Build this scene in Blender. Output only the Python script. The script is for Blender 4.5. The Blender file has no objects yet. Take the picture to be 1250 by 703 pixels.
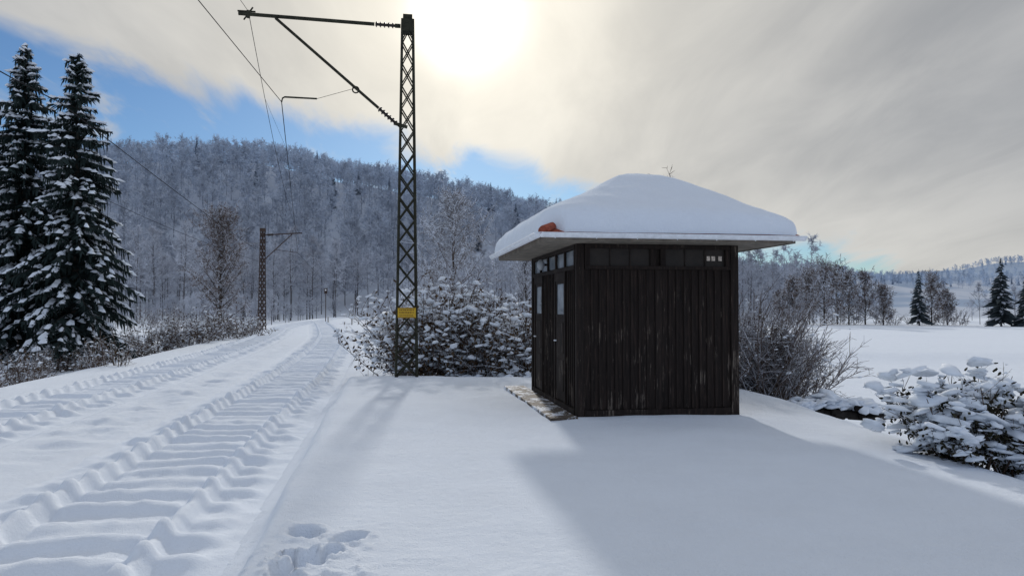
import bpy, math, random
import numpy as np
from mathutils import Vector, Matrix, Euler
random.seed(7); np.random.seed(7)
sc = bpy.context.scene
COL = sc.collection
R = random.Random(11)

# ------------------------------------------------------------ node helpers
def new_mat(name):
    m = bpy.data.materials.new(name); m.use_nodes = True
    nt = m.node_tree
    return m, nt, nt.nodes.get("Principled BSDF")
def N(nt, typ, **kw):
    n = nt.nodes.new(typ)
    for k, v in kw.items(): setattr(n, k, v)
    return n
def setin(n, **kw):
    for k, v in kw.items(): n.inputs[k.replace('_', ' ')].default_value = v
def ramp(nt, fac, stops):
    r = N(nt, 'ShaderNodeValToRGB')
    e = r.color_ramp.elements
    while len(e) < len(stops): e.new(0.5)
    for i, (p, c) in enumerate(stops):
        e[i].position = p; e[i].color = (c[0], c[1], c[2], 1)
    nt.links.new(fac, r.inputs[0]); return r.outputs[0]
def mth(nt, op, a, b=None, c=None, clamp=False):
    n = N(nt, 'ShaderNodeMath', operation=op); n.use_clamp = clamp
    for i, v in enumerate((a, b, c)):
        if v is None: continue
        if isinstance(v, (int, float)): n.inputs[i].default_value = v
        else: nt.links.new(v, n.inputs[i])
    return n.outputs[0]
def mixc(nt, f, a, b, mode='MIX'):
    n = N(nt, 'ShaderNodeMix', data_type='RGBA', blend_type=mode)
    for s, v in ((n.inputs[0], f), (n.inputs[6], a), (n.inputs[7], b)):
        if isinstance(v, (int, float)): s.default_value = v
        elif isinstance(v, tuple): s.default_value = (v[0], v[1], v[2], 1)
        else: nt.links.new(v, s)
    return n.outputs[2]
def smap(nt, v, a, b, lo=0.0, hi=1.0):
    n = N(nt, 'ShaderNodeMapRange', interpolation_type='SMOOTHSTEP')
    nt.links.new(v, n.inputs[0])
    n.inputs[1].default_value = a; n.inputs[2].default_value = b
    n.inputs[3].default_value = lo; n.inputs[4].default_value = hi
    return n.outputs[0]
def noise(nt, vec, scale, detail=4, rough=.55, dist=0, out=0):
    n = N(nt, 'ShaderNodeTexNoise'); setin(n, Scale=scale, Detail=detail, Roughness=rough, Distortion=dist)
    if vec is not None: nt.links.new(vec, n.inputs['Vector'])
    return n.outputs[out]
def mapping(nt, vec, scale=(1,1,1), rot=(0,0,0)):
    n = N(nt, 'ShaderNodeMapping'); n.inputs['Scale'].default_value = scale; n.inputs['Rotation'].default_value = rot
    nt.links.new(vec, n.inputs['Vector']); return n.outputs[0]
def bump(nt, bs, h, strength, dist):
    b = N(nt, 'ShaderNodeBump'); b.inputs['Strength'].default_value = strength; b.inputs['Distance'].default_value = dist
    nt.links.new(h, b.inputs['Height']); nt.links.new(b.outputs[0], bs.inputs['Normal'])
def diffuse(nt, bs, col):
    d = N(nt, 'ShaderNodeBsdfDiffuse'); nt.links.new(col, d.inputs[0])
    nt.links.new(d.outputs[0], nt.nodes.get("Material Output").inputs[0]); nt.nodes.remove(bs); return d

# ------------------------------------------------------------ materials
def snow_mat(name, col=(.81,.865,.945), fine=1.0, ground=False):
    m, nt, bs = new_mat(name)
    pos = N(nt, 'ShaderNodeNewGeometry').outputs['Position']
    n1 = noise(nt, pos, 1.3, 2); n2 = noise(nt, pos, 75, 2, .8)
    n3 = noise(nt, pos, 9, 3, .6)
    c = mixc(nt, n1, tuple(v*.94 for v in col), tuple(min(1, v*1.04) for v in col))
    if ground:   # wooded hills: scrub and leaf litter through the snow, distance haze painted in as blue
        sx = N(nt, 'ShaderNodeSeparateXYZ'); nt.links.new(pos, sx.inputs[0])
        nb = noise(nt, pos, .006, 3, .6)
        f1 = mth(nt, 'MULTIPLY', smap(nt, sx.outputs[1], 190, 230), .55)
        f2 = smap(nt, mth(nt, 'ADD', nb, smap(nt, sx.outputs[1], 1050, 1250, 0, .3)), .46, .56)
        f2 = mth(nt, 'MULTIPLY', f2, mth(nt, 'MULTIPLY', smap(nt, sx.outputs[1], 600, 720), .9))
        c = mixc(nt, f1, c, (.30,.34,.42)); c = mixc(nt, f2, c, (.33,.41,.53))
    h = mth(nt, 'ADD', mth(nt, 'MULTIPLY', n2, .6), mth(nt, 'MULTIPLY', n3, .9))
    d = diffuse(nt, bs, c)
    bump(nt, d, h, .65*fine, .028)
    return m
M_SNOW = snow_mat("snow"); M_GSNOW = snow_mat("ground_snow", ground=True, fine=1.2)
def plain_snow(name, col):
    m, nt, bs = new_mat(name)
    pos = N(nt, 'ShaderNodeNewGeometry').outputs['Position']
    n1 = noise(nt, pos, 4, 2)
    diffuse(nt, bs, mixc(nt, n1, tuple(v*.88 for v in col), tuple(min(1, v*1.06) for v in col)))
    return m
M_SNOWB = plain_snow("branch_snow", (.80,.85,.92))

def simple(name, c, rough=.8, metal=0, nscale=8, var=.35, bmp=0, spec=.3):
    m, nt, bs = new_mat(name)
    tc = N(nt, 'ShaderNodeTexCoord').outputs['Object']
    n = noise(nt, tc, nscale, 3, .65)
    col = ramp(nt, n, [(.3, tuple(v*(1-var) for v in c)), (.7, tuple(min(1, v*(1+var)) for v in c))])
    if spec < 0: diffuse(nt, bs, col); return m
    nt.links.new(col, bs.inputs['Base Color'])
    bs.inputs['Roughness'].default_value = rough; bs.inputs['Metallic'].default_value = metal
    bs.inputs['Specular IOR Level'].default_value = spec
    if bmp: bump(nt, bs, n, bmp, .02)
    return m
M_BARK = simple("bark", (.055,.046,.04), nscale=4, spec=-1)
M_NEEDLE = simple("spruce_needles", (.028,.040,.039), nscale=1.2, var=.5, spec=-1)
M_LEAF = simple("brown_leaves", (.085,.056,.034), nscale=5, var=.6, spec=-1)
M_DLEAF = simple("dark_leaves", (.037,.034,.023), nscale=5, var=.6, spec=-1)
M_STEEL = simple("painted_mast_steel", (.034,.034,.024), .85, .0, 6, .45, .1, .15)
M_RUST = simple("rusty_steel", (.07,.05,.042), .85, .0, 6, .45, .1, .15)
M_INSUL = simple("insulator_porcelain", (.03,.022,.02), .5, .0, 6, .3, 0, .3)
M_WIRE = simple("wire_copper", (.03,.03,.032), spec=-1)
M_GUT = simple("gutter_zinc", (.80,.83,.88), .6, .0, 10, .12)
M_SOFF = simple("soffit_boards", (.20,.175,.145), .8, nscale=6, var=.35)
M_TILE = simple("clay_tile", (.30,.07,.04), .85, nscale=14, var=.45, bmp=.2)
M_INT = simple("dark_frame_wood", (.022,.016,.013), .75, nscale=8, var=.5)
M_LAMP = simple("lamp_opal", (.35,.37,.4), .4, nscale=5, var=.1)
M_LOG = simple("logs_dark", (.03,.027,.025), nscale=7, var=.5, spec=-1)
M_YEL = simple("sign_yellow", (.60,.38,.03), .5, nscale=10, var=.12)
M_RED = simple("sign_print_dark", (.10,.02,.015), .5, nscale=10, var=.2)
M_WHT = simple("white_enamel", (.75,.75,.75), .5, nscale=10, var=.05)

def frost_haze_mat(name, near, far, y0=170, y1=480):
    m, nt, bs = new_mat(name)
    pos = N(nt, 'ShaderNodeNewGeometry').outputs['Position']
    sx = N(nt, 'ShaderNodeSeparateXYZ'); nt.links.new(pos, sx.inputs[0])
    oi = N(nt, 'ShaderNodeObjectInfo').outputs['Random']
    f = smap(nt, sx.outputs[1], y0, y1)  # distance haze painted into the colour: bluer and paler with depth
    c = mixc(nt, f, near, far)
    f3 = mth(nt, 'MULTIPLY', smap(nt, sx.outputs[1], 600, 1300), .5)  # farthest trees blended further towards painted haze blue
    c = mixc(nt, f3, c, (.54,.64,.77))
    n = noise(nt, pos, .5, 0, .7)
    v = mth(nt, 'ADD', mth(nt, 'MULTIPLY', n, .9), mth(nt, 'MULTIPLY', oi, .5))
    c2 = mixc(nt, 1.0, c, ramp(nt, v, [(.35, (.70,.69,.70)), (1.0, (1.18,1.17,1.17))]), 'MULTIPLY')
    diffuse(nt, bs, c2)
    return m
M_FROST = frost_haze_mat("frosted_twigs", (.46,.49,.55), (.52,.61,.73))
M_FTRUNK = frost_haze_mat("forest_trunks", (.13,.13,.135), (.37,.43,.54))
M_FCON = frost_haze_mat("forest_conifer", (.075,.095,.105), (.29,.36,.46), 120)

def snowtop(name, base, thr0, thr1, snow=(.74,.78,.85), nm=.6):
    m, nt, bs = new_mat(name)
    g = N(nt, 'ShaderNodeNewGeometry')
    sx = N(nt, 'ShaderNodeSeparateXYZ'); nt.links.new(g.outputs['Normal'], sx.inputs[0])
    n = noise(nt, g.outputs['Position'], 3, 1, .7)
    v = mth(nt, 'ADD', sx.outputs[2], mth(nt, 'MULTIPLY', mth(nt, 'SUBTRACT', n, .5), nm))
    f = smap(nt, v, thr0, thr1)
    diffuse(nt, bs, mixc(nt, f, base, snow))
    return m
M_TWIGS = snowtop("twigs_with_snow", (.09,.062,.048), .25, .5)
M_FTWIG = snowtop("twigs_with_frost", (.20,.19,.195), -.3, .2, (.66,.70,.78))
M_FTWIG2 = snowtop("brown_twigs_with_frost", (.13,.10,.085), .0, .35, (.56,.59,.66))

def wood_mat():
    m, nt, bs = new_mat("weathered_dark_boards")
    tc = N(nt, 'ShaderNodeTexCoord').outputs['Object']
    st = mapping(nt, tc, (14, 14, .9))
    g = noise(nt, st, 2.2, 7, .65, .4)
    base = ramp(nt, g, [(.3, (.008,.006,.0055)), (.55, (.022,.0155,.013)), (.75, (.055,.036,.028))])
    st2 = mapping(nt, tc, (24, 24, 1.7))
    p = noise(nt, st2, 1.5, 6, .75)
    big = noise(nt, mapping(nt, tc, (1.3, 1.3, .8)), 2.6, 3)
    sx = N(nt, 'ShaderNodeSeparateXYZ'); nt.links.new(tc, sx.inputs[0])
    low = smap(nt, sx.outputs[2], 2.1, .5, 0, .05)
    v = mth(nt, 'ADD', mth(nt, 'ADD', p, mth(nt, 'MULTIPLY', mth(nt, 'SUBTRACT', big, .5), .5)), low)
    f = smap(nt, v, .63, .72)
    c = mixc(nt, mth(nt, 'MULTIPLY', f, .65), base, (.20,.165,.135))
    nt.links.new(c, bs.inputs['Base Color'])
    bs.inputs['Roughness'].default_value = .8; bs.inputs['Specular IOR Level'].default_value = .2
    bump(nt, bs, g, .5, .008)
    return m
M_WOOD = wood_mat()
def conc_mat():
    m, nt, bs = new_mat("wet_slab_with_snow")
    pos = N(nt, 'ShaderNodeTexCoord').outputs['Object']
    n = noise(nt, pos, 3.2, 5, .7); n2 = noise(nt, pos, 22, 3, .7)
    base = ramp(nt, n2, [(.3,(.045,.034,.025)),(.7,(.13,.10,.075))])
    f = smap(nt, mth(nt,'ADD',n,mth(nt,'MULTIPLY',mth(nt,'SUBTRACT',n2,.5),.3)), .50, .56)
    nt.links.new(mixc(nt, f, base, (.74,.78,.85)), bs.inputs['Base Color'])
    bs.inputs['Roughness'].default_value = .8
    bump(nt, bs, mth(nt,'ADD',f,n2), .5, .02)
    return m
M_CONC = conc_mat()
def glass_mat():
    m, nt, bs = new_mat("window_glass")
    n = noise(nt, N(nt, 'ShaderNodeTexCoord').outputs['Object'], 3, 3)
    nt.links.new(ramp(nt, n, [(.3, (.16,.19,.22)), (.7, (.32,.36,.40))]), bs.inputs['Base Color'])
    bs.inputs['Roughness'].default_value = .08; bs.inputs['Specular IOR Level'].default_value = 1.0
    bs.inputs['IOR'].default_value = 2.2
    return m
M_GLASS = glass_mat()
M_DGLASS = simple("dark_transom_glass", (.022,.017,.014), .5, nscale=5, var=.4, spec=.3)
M_PANE = simple("pane_painted_daylight", (.6,.52,.45), .3, nscale=25, var=.5)  # opaque; pale colour stands in for daylight seen through the pane

# ------------------------------------------------------------ mesh builder
class MB:
    def __init__(s): s.v=[]; s.f=[]; s.m=[]; s.mats=[]
    def mi(s, mat):
        if mat not in s.mats: s.mats.append(mat)
        return s.mats.index(mat)
    def add(s, vs, fs, mat):
        o = len(s.v); k = s.mi(mat)
        s.v.extend([tuple(p) for p in vs])
        for f in fs: s.f.append(tuple(i+o for i in f)); s.m.append(k)
    def box(s, a, b, mat):
        x0,y0,z0=a; x1,y1,z1=b
        s.add([(x0,y0,z0),(x1,y0,z0),(x1,y1,z0),(x0,y1,z0),(x0,y0,z1),(x1,y0,z1),(x1,y1,z1),(x0,y1,z1)],
              [(0,3,2,1),(4,5,6,7),(0,1,5,4),(1,2,6,5),(2,3,7,6),(3,0,4,7)], mat)
    def tube(s, pts, rad, mat, n=6, caps=True):
        pts = [Vector(p) for p in pts]
        if isinstance(rad, (int, float)): rad = [rad]*len(pts)
        vs=[]; fs=[]
        ref = Vector((.13,.27,.95)).normalized()
        for i, p in enumerate(pts):
            d = (pts[min(i+1,len(pts)-1)]-pts[max(i-1,0)])
            if d.length < 1e-9: d = Vector((0,0,1))
            d.normalize()
            r0 = ref if abs(d.dot(ref)) < .95 else Vector((1,0,0))
            a = d.cross(r0).normalized(); b = d.cross(a)
            for k in range(n):
                t = 2*math.pi*k/n
                vs.append(p + (a*math.cos(t)+b*math.sin(t))*rad[i])
        for i in range(len(pts)-1):
            for k in range(n):
                fs.append((i*n+k, i*n+(k+1)%n, (i+1)*n+(k+1)%n, (i+1)*n+k))
        if caps and n > 2:
            fs.append(tuple(range(n-1,-1,-1))); fs.append(tuple((len(pts)-1)*n+k for k in range(n)))
        s.add(vs, fs, mat)
    def ribbon(s, p, q, w, mat, rng, side=None):
        p=Vector(p); q=Vector(q); d=(q-p)
        if side is None: side = Vector((rng.uniform(-1,1), rng.uniform(-1,1), rng.uniform(-1,1)))
        c = d.cross(side)
        if c.length < 1e-6: c = Vector((1,0,0))
        c = c.normalized()*w*.5
        m = (p+q)/2
        s.add([p-c*.7, p+c*.7, m+c, q, m-c], [(0,1,2,3,4)], mat)
    def tri(s, p, q, w, mat, rng):
        d=q-p; c=d.cross(Vector((rng.uniform(-1,1), rng.uniform(-1,1), rng.uniform(-1,1))))
        if c.length<1e-6: c=Vector((1,0,0))
        c=c.normalized()*w*.5
        s.add([p-c,p+c,q],[(0,1,2)],mat)
    def blob(s, c, r, mat, rng, up=.7, lo=False):
        vs=[]
        ph = [rng.uniform(0,6.28) for _ in range(3)]
        rot = Euler((rng.uniform(-.4,.4), rng.uniform(-.4,.4), rng.uniform(0,6.28))).to_matrix()
        V_,F_ = (ICO1 if lo else ICO2)
        for v in V_:
            k = 1 + .22*math.sin(3.1*v[0]+ph[0]) + .18*math.sin(4.3*v[1]+ph[1]) + .13*math.sin(5*v[2]+ph[2])
            z = v[2]*(up if v[2] > 0 else up*.45)
            w = rot @ Vector((v[0]*r[0]*k, v[1]*r[1]*k, z*r[2]*k))
            vs.append((c[0]+w.x, c[1]+w.y, c[2]+w.z))
        s.add(vs, F_, mat)
    def mesh(s, name, smooth=False):
        me = bpy.data.meshes.new(name)
        me.from_pydata(s.v, [], s.f)
        for m in s.mats: me.materials.append(m)
        me.polygons.foreach_set('material_index', s.m)
        if smooth: me.polygons.foreach_set('use_smooth', [True]*len(s.f))
        me.update(); return me
    def obj(s, name, smooth=False, parent=None, loc=(0,0,0), rotz=0):
        o = bpy.data.objects.new(name, s.mesh(name, smooth)); COL.objects.link(o)
        o.location = loc; o.rotation_euler = (0,0,rotz)
        if parent: o.parent = parent
        return o
import bmesh
def ico(k):
    bm = bmesh.new(); bmesh.ops.create_icosphere(bm, subdivisions=k, radius=1)
    bm.verts.ensure_lookup_table()
    r=([tuple(v.co) for v in bm.verts],[tuple(v.index for v in f.verts) for f in bm.faces]); bm.free(); return r
ICO1=ico(1); ICO2=ico(2)

# ------------------------------------------------------------ numpy noise
def hash2(i, j, s):
    h = np.sin(i*127.1 + j*311.7 + s*74.7)*43758.5453
    return h - np.floor(h)
def vnoise(x, y, s=0):
    xi=np.floor(x); yi=np.floor(y); xf=x-xi; yf=y-yi
    u=xf*xf*(3-2*xf); v=yf*yf*(3-2*yf)
    a=hash2(xi,yi,s); b=hash2(xi+1,yi,s); c=hash2(xi,yi+1,s); d=hash2(xi+1,yi+1,s)
    return (a*(1-u)+b*u)*(1-v)+(c*(1-u)+d*u)*v - .5
def fbm(x, y, s=0, o=4):
    t=0; a=1
    for k in range(o):
        t = t + a*vnoise(x*2**k, y*2**k, s+k*3.3); a*=.5
    return t
def sst(a, b, x):
    t = np.clip((x-a)/(b-a), 0, 1); return t*t*(3-2*t)

# ------------------------------------------------------------ track centre line
TY = np.array([-40,-20,6,13.4,24.3,50,78,110,135,162,190,220,260,400.])
TX = np.array([3.6,.4,-3.78,-5.0,-6.8,-12.0,-19.2,-27.6,-32.3,-33.2,-31,-25,-14,30])
TS = np.gradient(TX, TY)
def xc(y):
    y = np.clip(np.asarray(y, float), -40, 399.9)
    i = np.clip(np.searchsorted(TY, y)-1, 0, len(TY)-2)
    h = TY[i+1]-TY[i]; t=(y-TY[i])/h
    return (2*t**3-3*t**2+1)*TX[i] + (t**3-2*t**2+t)*h*TS[i] + (-2*t**3+3*t**2)*TX[i+1] + (t**3-t**2)*h*TS[i+1]
def slope(y): return (xc(np.asarray(y)+.3)-xc(np.asarray(y)-.3))/.6
BED = -.47
def off2(y): return -4.5 + 4.5*sst(70, 125, np.asarray(y, float))

RX = np.array([-900,-420,-283,-215,-134,-84,-11,29,79,125,170,260,900.])
RH = np.array([60,65,73,79,83,73,57,44,25,8,2,0,0.])
FX = np.array([-400,300,390,480,530,600,670,760,880,1200,2500])
FH = np.array([60,54,64,70,54,50,55,60,80,92,60.])
FOOT = [(-1.53,5.6,.14,.19,.5),(-1.19,5.44,.13,.17,-.7),(-1.36,4.93,.15,.21,-.5),(-1.20,5.14,.10,.12,.2),(-1.40,4.62,.12,.2,.1),(-1.50,5.10,.06,.07,0)]
rf = random.Random(5)
PATH = []
for k in range(70):
    yy = 19.5 + k*.62
    PATH.append((float(xc(yy))+2.5+rf.uniform(-.22,.22)+(.12 if k%2 else -.12), yy, .13,.2))
def Hgt(x, y):
    x=np.asarray(x,float); y=np.asarray(y,float)
    sl = slope(y); d = (x-xc(y))/np.sqrt(1+sl*sl)
    base = np.full_like(d, BED)
    left = -1.35+ .25*fbm(x/9, y/9, 3)
    rightz = -1.85 + .3*fbm(x/30, y/30, 5) + .38*sst(50,58,y+.12*x)
    l0 = np.where(y>60, 7.1-4.0*sst(70,125,y), 7.1)
    base = base + (left-base)*sst(l0, l0+3.2, -d)
    base = base + (rightz-base)*sst(3.2, 8.5, d)
    base = base + .03*fbm(x/1.1, y/1.1, 9)*sst(1.8,2.6,np.abs(d))
    base = base + .14*fbm(x/.35, y/.35, 21)*sst(8,14,y)*(1-sst(34,55,y))*np.exp(-((d+2.25)/.6)**2)
    base = base + .07*fbm(x/.5, y/.5, 23)*sst(19,22,y)*(1-sst(50,70,y))*np.exp(-((d-2.6)/1.0)**2)
    plat = .045*fbm(x/2.5, y/2.5, 1) + .012*fbm(x/.5, y/.5, 2) - .10*sst(3.4, 6.5, x) 
    Pm = sst(1.58, 1.9, d+.04*fbm(y/1.5,x*0,8))*(1-sst(18.0, 20.2, y+.3*x*0))*(1-sst(4.9, 9.0, x+ .25*fbm(x/2,y/2,4)+ .04*np.maximum(y-9,0)))
    z = base + (plat-base)*Pm
    dip = (1-sst(1.2,1.5,np.abs(d)))
    d2 = d - off2(y)
    dip = np.maximum(dip, 1-sst(1.2,1.5,np.abs(d2)))
    z = z - .2*dip*(y<230)*(y>-30)
    hill = np.interp(x, RX, RH)*sst(188, 430, y)
    hill = hill*(1+.10*fbm(x/60, y/60, 6))
    far = np.interp(x, FX, FH)*sst(620, 1350, y)*(1+.15*fbm(x/150,y/150,13))
    z = z + np.maximum(hill, far)
    z = z + .10*fbm(x/6,y/6,31)*sst(8,20,x)*(y<400)
    for (fx,fy,a,b,an) in FOOT:
        ca,sa=math.cos(an),math.sin(an); u=(x-fx)*ca+(y-fy)*sa; w=-(x-fx)*sa+(y-fy)*ca
        q=np.sqrt((u/a)**2+(w/b)**2) + .55*fbm(x*7,y*7,17,4)
        z = z - (.17+.05*fbm(x*9,y*9,27,2))*(1-sst(.62,.98,q)) + .018*np.exp(-((q-1.2)/.18)**2)
    z = z + .09*np.clip(fbm(x*13,y*13,44)-.12,0,1)*np.exp(-(((x+1.3)/.55)**2+((y-4.95)/.6)**2))
    z = z + .05*np.exp(-((x-2.2)/1.5)**4)*np.exp(-((y-11.2)/.35)**2)
    return z
def hz(x, y): return float(Hgt(np.array([x]), np.array([y]))[0])

def axis(segs):
    out=[segs[0][0]]
    for a,b,st in segs:
        n=max(1,int(round((b-a)/st))); out += list(np.linspace(a,b,n+1)[1:])
    return np.array(out)
def geo(a, b, s0, g):
    out=[a]; s=s0
    while out[-1] < b: out.append(out[-1]+s); s*=g
    return out[1:]
xs = axis([(-60,-40,.6),(-40,-16,.3),(-16,-2.1,.1),(-2.1,-.9,.02),(-.9,7,.1),(7,16,.3)])
xs = np.concatenate([-np.array(geo(60,3200,.9,1.045))[::-1], xs, np.array(geo(16,3200,.4,1.05))])
ys = axis([(-12,4.2,.3),(4.2,6.0,.02),(6.0,22,.1),(22,60,.3),(60,130,.8)])
ys = np.concatenate([-np.array(geo(12,600,1.0,1.2))[::-1], ys, np.array(geo(130,4200,1.2,1.03))])
def grid_mesh(name, X, Y, Z, mat, smooth=True):
    ny,nx = X.shape
    co = np.stack([X,Y,Z],-1).reshape(-1,3)
    i = np.arange((ny-1)*(nx-1)); r=i//(nx-1); c=i%(nx-1); a=r*nx+c
    f = np.stack([a,a+1,a+nx+1,a+nx],-1)
    me = bpy.data.meshes.new(name)
    me.vertices.add(len(co)); me.vertices.foreach_set('co', co.ravel())
    me.loops.add(f.size); me.loops.foreach_set('vertex_index', f.ravel().astype(np.int32))
    me.polygons.add(len(f)); me.polygons.foreach_set('loop_start', (np.arange(len(f))*4).astype(np.int32))
    me.update(calc_edges=True); me.validate()
    me.polygons.foreach_set('use_smooth', [smooth]*len(f))
    me.materials.append(mat)
    o = bpy.data.objects.new(name, me); COL.objects.link(o); return o
X,Y = np.meshgrid(xs,ys)
Z = Hgt(X,Y)
for (fx,fy,a,b) in PATH:
    if fy>62: break
    mk=(np.abs(X-fx)<.6)&(np.abs(Y-fy)<.8)
    Z[mk] -= .12*np.exp(-(((X[mk]-fx)/a)**2+((Y[mk]-fy)/b)**2)**1.5)
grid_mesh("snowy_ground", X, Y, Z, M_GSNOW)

# ------------------------------------------------------------ track strips
def strip(name, offf, seed, y0, y1):
    yy=[y0]; s=.05
    while yy[-1]<y1:
        s = .05 if yy[-1]<28 else (.07 if yy[-1]<55 else .11)
        yy.append(yy[-1]+s)
    yy=np.array(yy); dd=np.concatenate([np.linspace(-1.62,-.95,14)[:-1],np.linspace(-.95,-.55,14)[:-1],np.linspace(-.55,.55,20)[:-1],np.linspace(.55,.95,14)[:-1],np.linspace(.95,1.62,14)])
    sl=slope(yy); nrm=np.sqrt(1+sl*sl); of=offf(yy)
    cx=xc(yy)+of*nrm*1.0
    sarc=np.concatenate([[0],np.cumsum(np.hypot(np.diff(cx),np.diff(yy)))])
    D,S=np.meshgrid(dd,sarc); 
    X=cx[:,None]+D/nrm[:,None]; Yv=yy[:,None]-D*sl[:,None]/nrm[:,None]
    per=.62; k=np.floor(S/per+.5)
    amp=.066*(.65+.75*hash2(k,k*0+seed,2))
    ph=(S/per-k + .09*fbm(D*1.6,S*.7,seed))
    b=np.exp(-(np.abs(ph)/.25)**2.8)*(1+.4*fbm(D*1.3,S/.62,seed+30))
    ad=np.abs(D)
    fade=1-sst(1.15,1.42,ad+.25*hash2(k,D*0,seed))
    Zv = BED -.035 + amp*b*fade + .04*fbm(X/.6,Yv/.6,seed+5) + .02*fbm(X/.14,Yv/.14,seed+8)
    Zv += .135*np.exp(-(np.abs(ad-.755-.02*fbm(S/.8,D*0,seed))/.085)**2.8)*(1+.2*fbm(S/.4,D*0+3,seed))
    Zv -= .035*np.exp(-((ad-.60)/.05)**2)
    Zv += .025*sst(35,80,Yv)
    Zv -= .09*sst(1.5,1.62,ad)*(Yv<45) 
    Zv -= .05*sst(1.5,1.62,ad)*(Yv>=45)
    return grid_mesh(name, X, Yv, Zv, M_SNOW)
strip("railway_track", lambda y: y*0, 1, -6, 215)
strip("railway_track", off2, 2, -2, 112)

# ------------------------------------------------------------ tree generators
def wob(rng, k): return Vector((rng.uniform(-k,k), rng.uniform(-k,k), rng.uniform(-k,k)))
def frost_tree(seed, H, cs, spread, nb, nsec, ntw, tw, mt, mtr, trunkr=.16, up=.6, twl=1.0, wmain=1.0, mbr=None, lod=False, rnd=False):
    rng=random.Random(seed); mb=MB(); mbr = mbr or mtr
    pts=[Vector((0,0,-.5))]
    for i in range(8):
        pts.append(Vector((rng.uniform(-.12,.12)*i*.5, rng.uniform(-.12,.12)*i*.5, H*.96*(i+1)/8)))
    if lod: pts=pts[::2]
    K=len(pts)-1
    rad=[trunkr*(1-.93*(i/K)**.9) for i in range(K+1)]
    mb.tube(pts, rad, mtr, 4 if lod else 5, not lod)
    def at(h):
        t=max(0,h/H/.96*K); i=int(min(K-1,t)); return pts[i].lerp(pts[i+1], min(1,t-i))
    for b in range(nb):
        u=(b+.5)/nb; h=H*(cs+((.80 if rnd else .97)-cs)*u)
        az=b*2.399+rng.uniform(-.4,.4)
        if rnd: prof=math.sqrt(max(.15,1-(1.5*u-.62)**2))
        else: prof=(math.sin(math.pi*(.16+.84*u)**.8))**.7 if u<.99 else .3
        L=spread*max(.22,prof)*rng.uniform(.75,1.15)
        el=math.radians(rng.uniform(15,45)+u*35)*up/.6
        d=Vector((math.cos(az)*math.cos(el), math.sin(az)*math.cos(el), math.sin(el)))
        p=at(min(h,H*.95)); bp=[p.copy()]; br=[trunkr*.38*(1-u*.6)*wmain]
        nsg=3 if lod else 4
        for s in range(nsg):
            d=(d+wob(rng,.22)+Vector((0,0,.06))).normalized(); p=p+d*L/nsg; bp.append(p.copy()); br.append(br[0]*(1-(s+1)/(nsg+.4)))
        if lod: 
            for s in range(nsg): mb.tri(bp[s],bp[s+1]+(bp[s+1]-bp[s])*.3,br[s]*2.2,mbr,rng)
        else: mb.tube(bp, br, mbr, 3, False)
        for s in range(nsec):
            t=rng.uniform(.2,1)*(nsg-.01); i=int(t); q=bp[i].lerp(bp[i+1], t-i)
            dd=(d*.5+wob(rng,.9)+Vector((0,0,.25))).normalized(); l2=L*rng.uniform(.25,.5)
            m1=q+dd*l2*.5+wob(rng,.06); e=q+dd*l2+wob(rng,.12)
            if lod: mb.tri(q,e,tw,mt,rng)
            else: mb.tube([q,m1,e],[tw*.45,tw*.35,tw*.15], mt, 3, False)
            for k in range(ntw):
                f=rng.random(); a=(q.lerp(m1,f*2) if f<.5 else m1.lerp(e,f*2-1))
                g=(dd*.5+wob(rng,1)+Vector((0,0,-.05))).normalized()
                if lod: mb.tri(a, a+g*twl*rng.uniform(.3,.8), tw*1.3, mt, rng)
                else: mb.ribbon(a, a+g*twl*rng.uniform(.3,.8), tw, mt, rng)
    return mb
def conifer_small(seed, H, Rm):
    rng=random.Random(seed); mb=MB()
    mb.tube([(0,0,-.5),(0,0,H)],[.18,.02], M_FTRUNK, 4)
    z=1.0
    while z<H-.2:
        L=Rm*(1-z/H)**.85+.15; n=8
        for k in range(n):
            az=rng.uniform(0,6.28); l=L*rng.uniform(.55,1.15)
            d=Vector((math.cos(az),math.sin(az),0))
            a=Vector((0,0,z)); b=a+d*l+Vector((0,0,-.22*l)); 
            mb.ribbon(a+Vector((0,0,.1)), b, l*.42, M_FCON, rng, Vector((0,0,1)))
            mb.ribbon(a, b+Vector((0,0,-.35)), l*.3, M_FCON, rng, Vector((rng.uniform(-1,1),rng.uniform(-1,1),0)))
            if rng.random()<.6:
                mb.ribbon(a+d*l*.3+Vector((0,0,.12)), b+Vector((0,0,.1)), l*.22, M_FROST, rng, Vector((0,0,1)))
        z+=.45
    return mb
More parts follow.
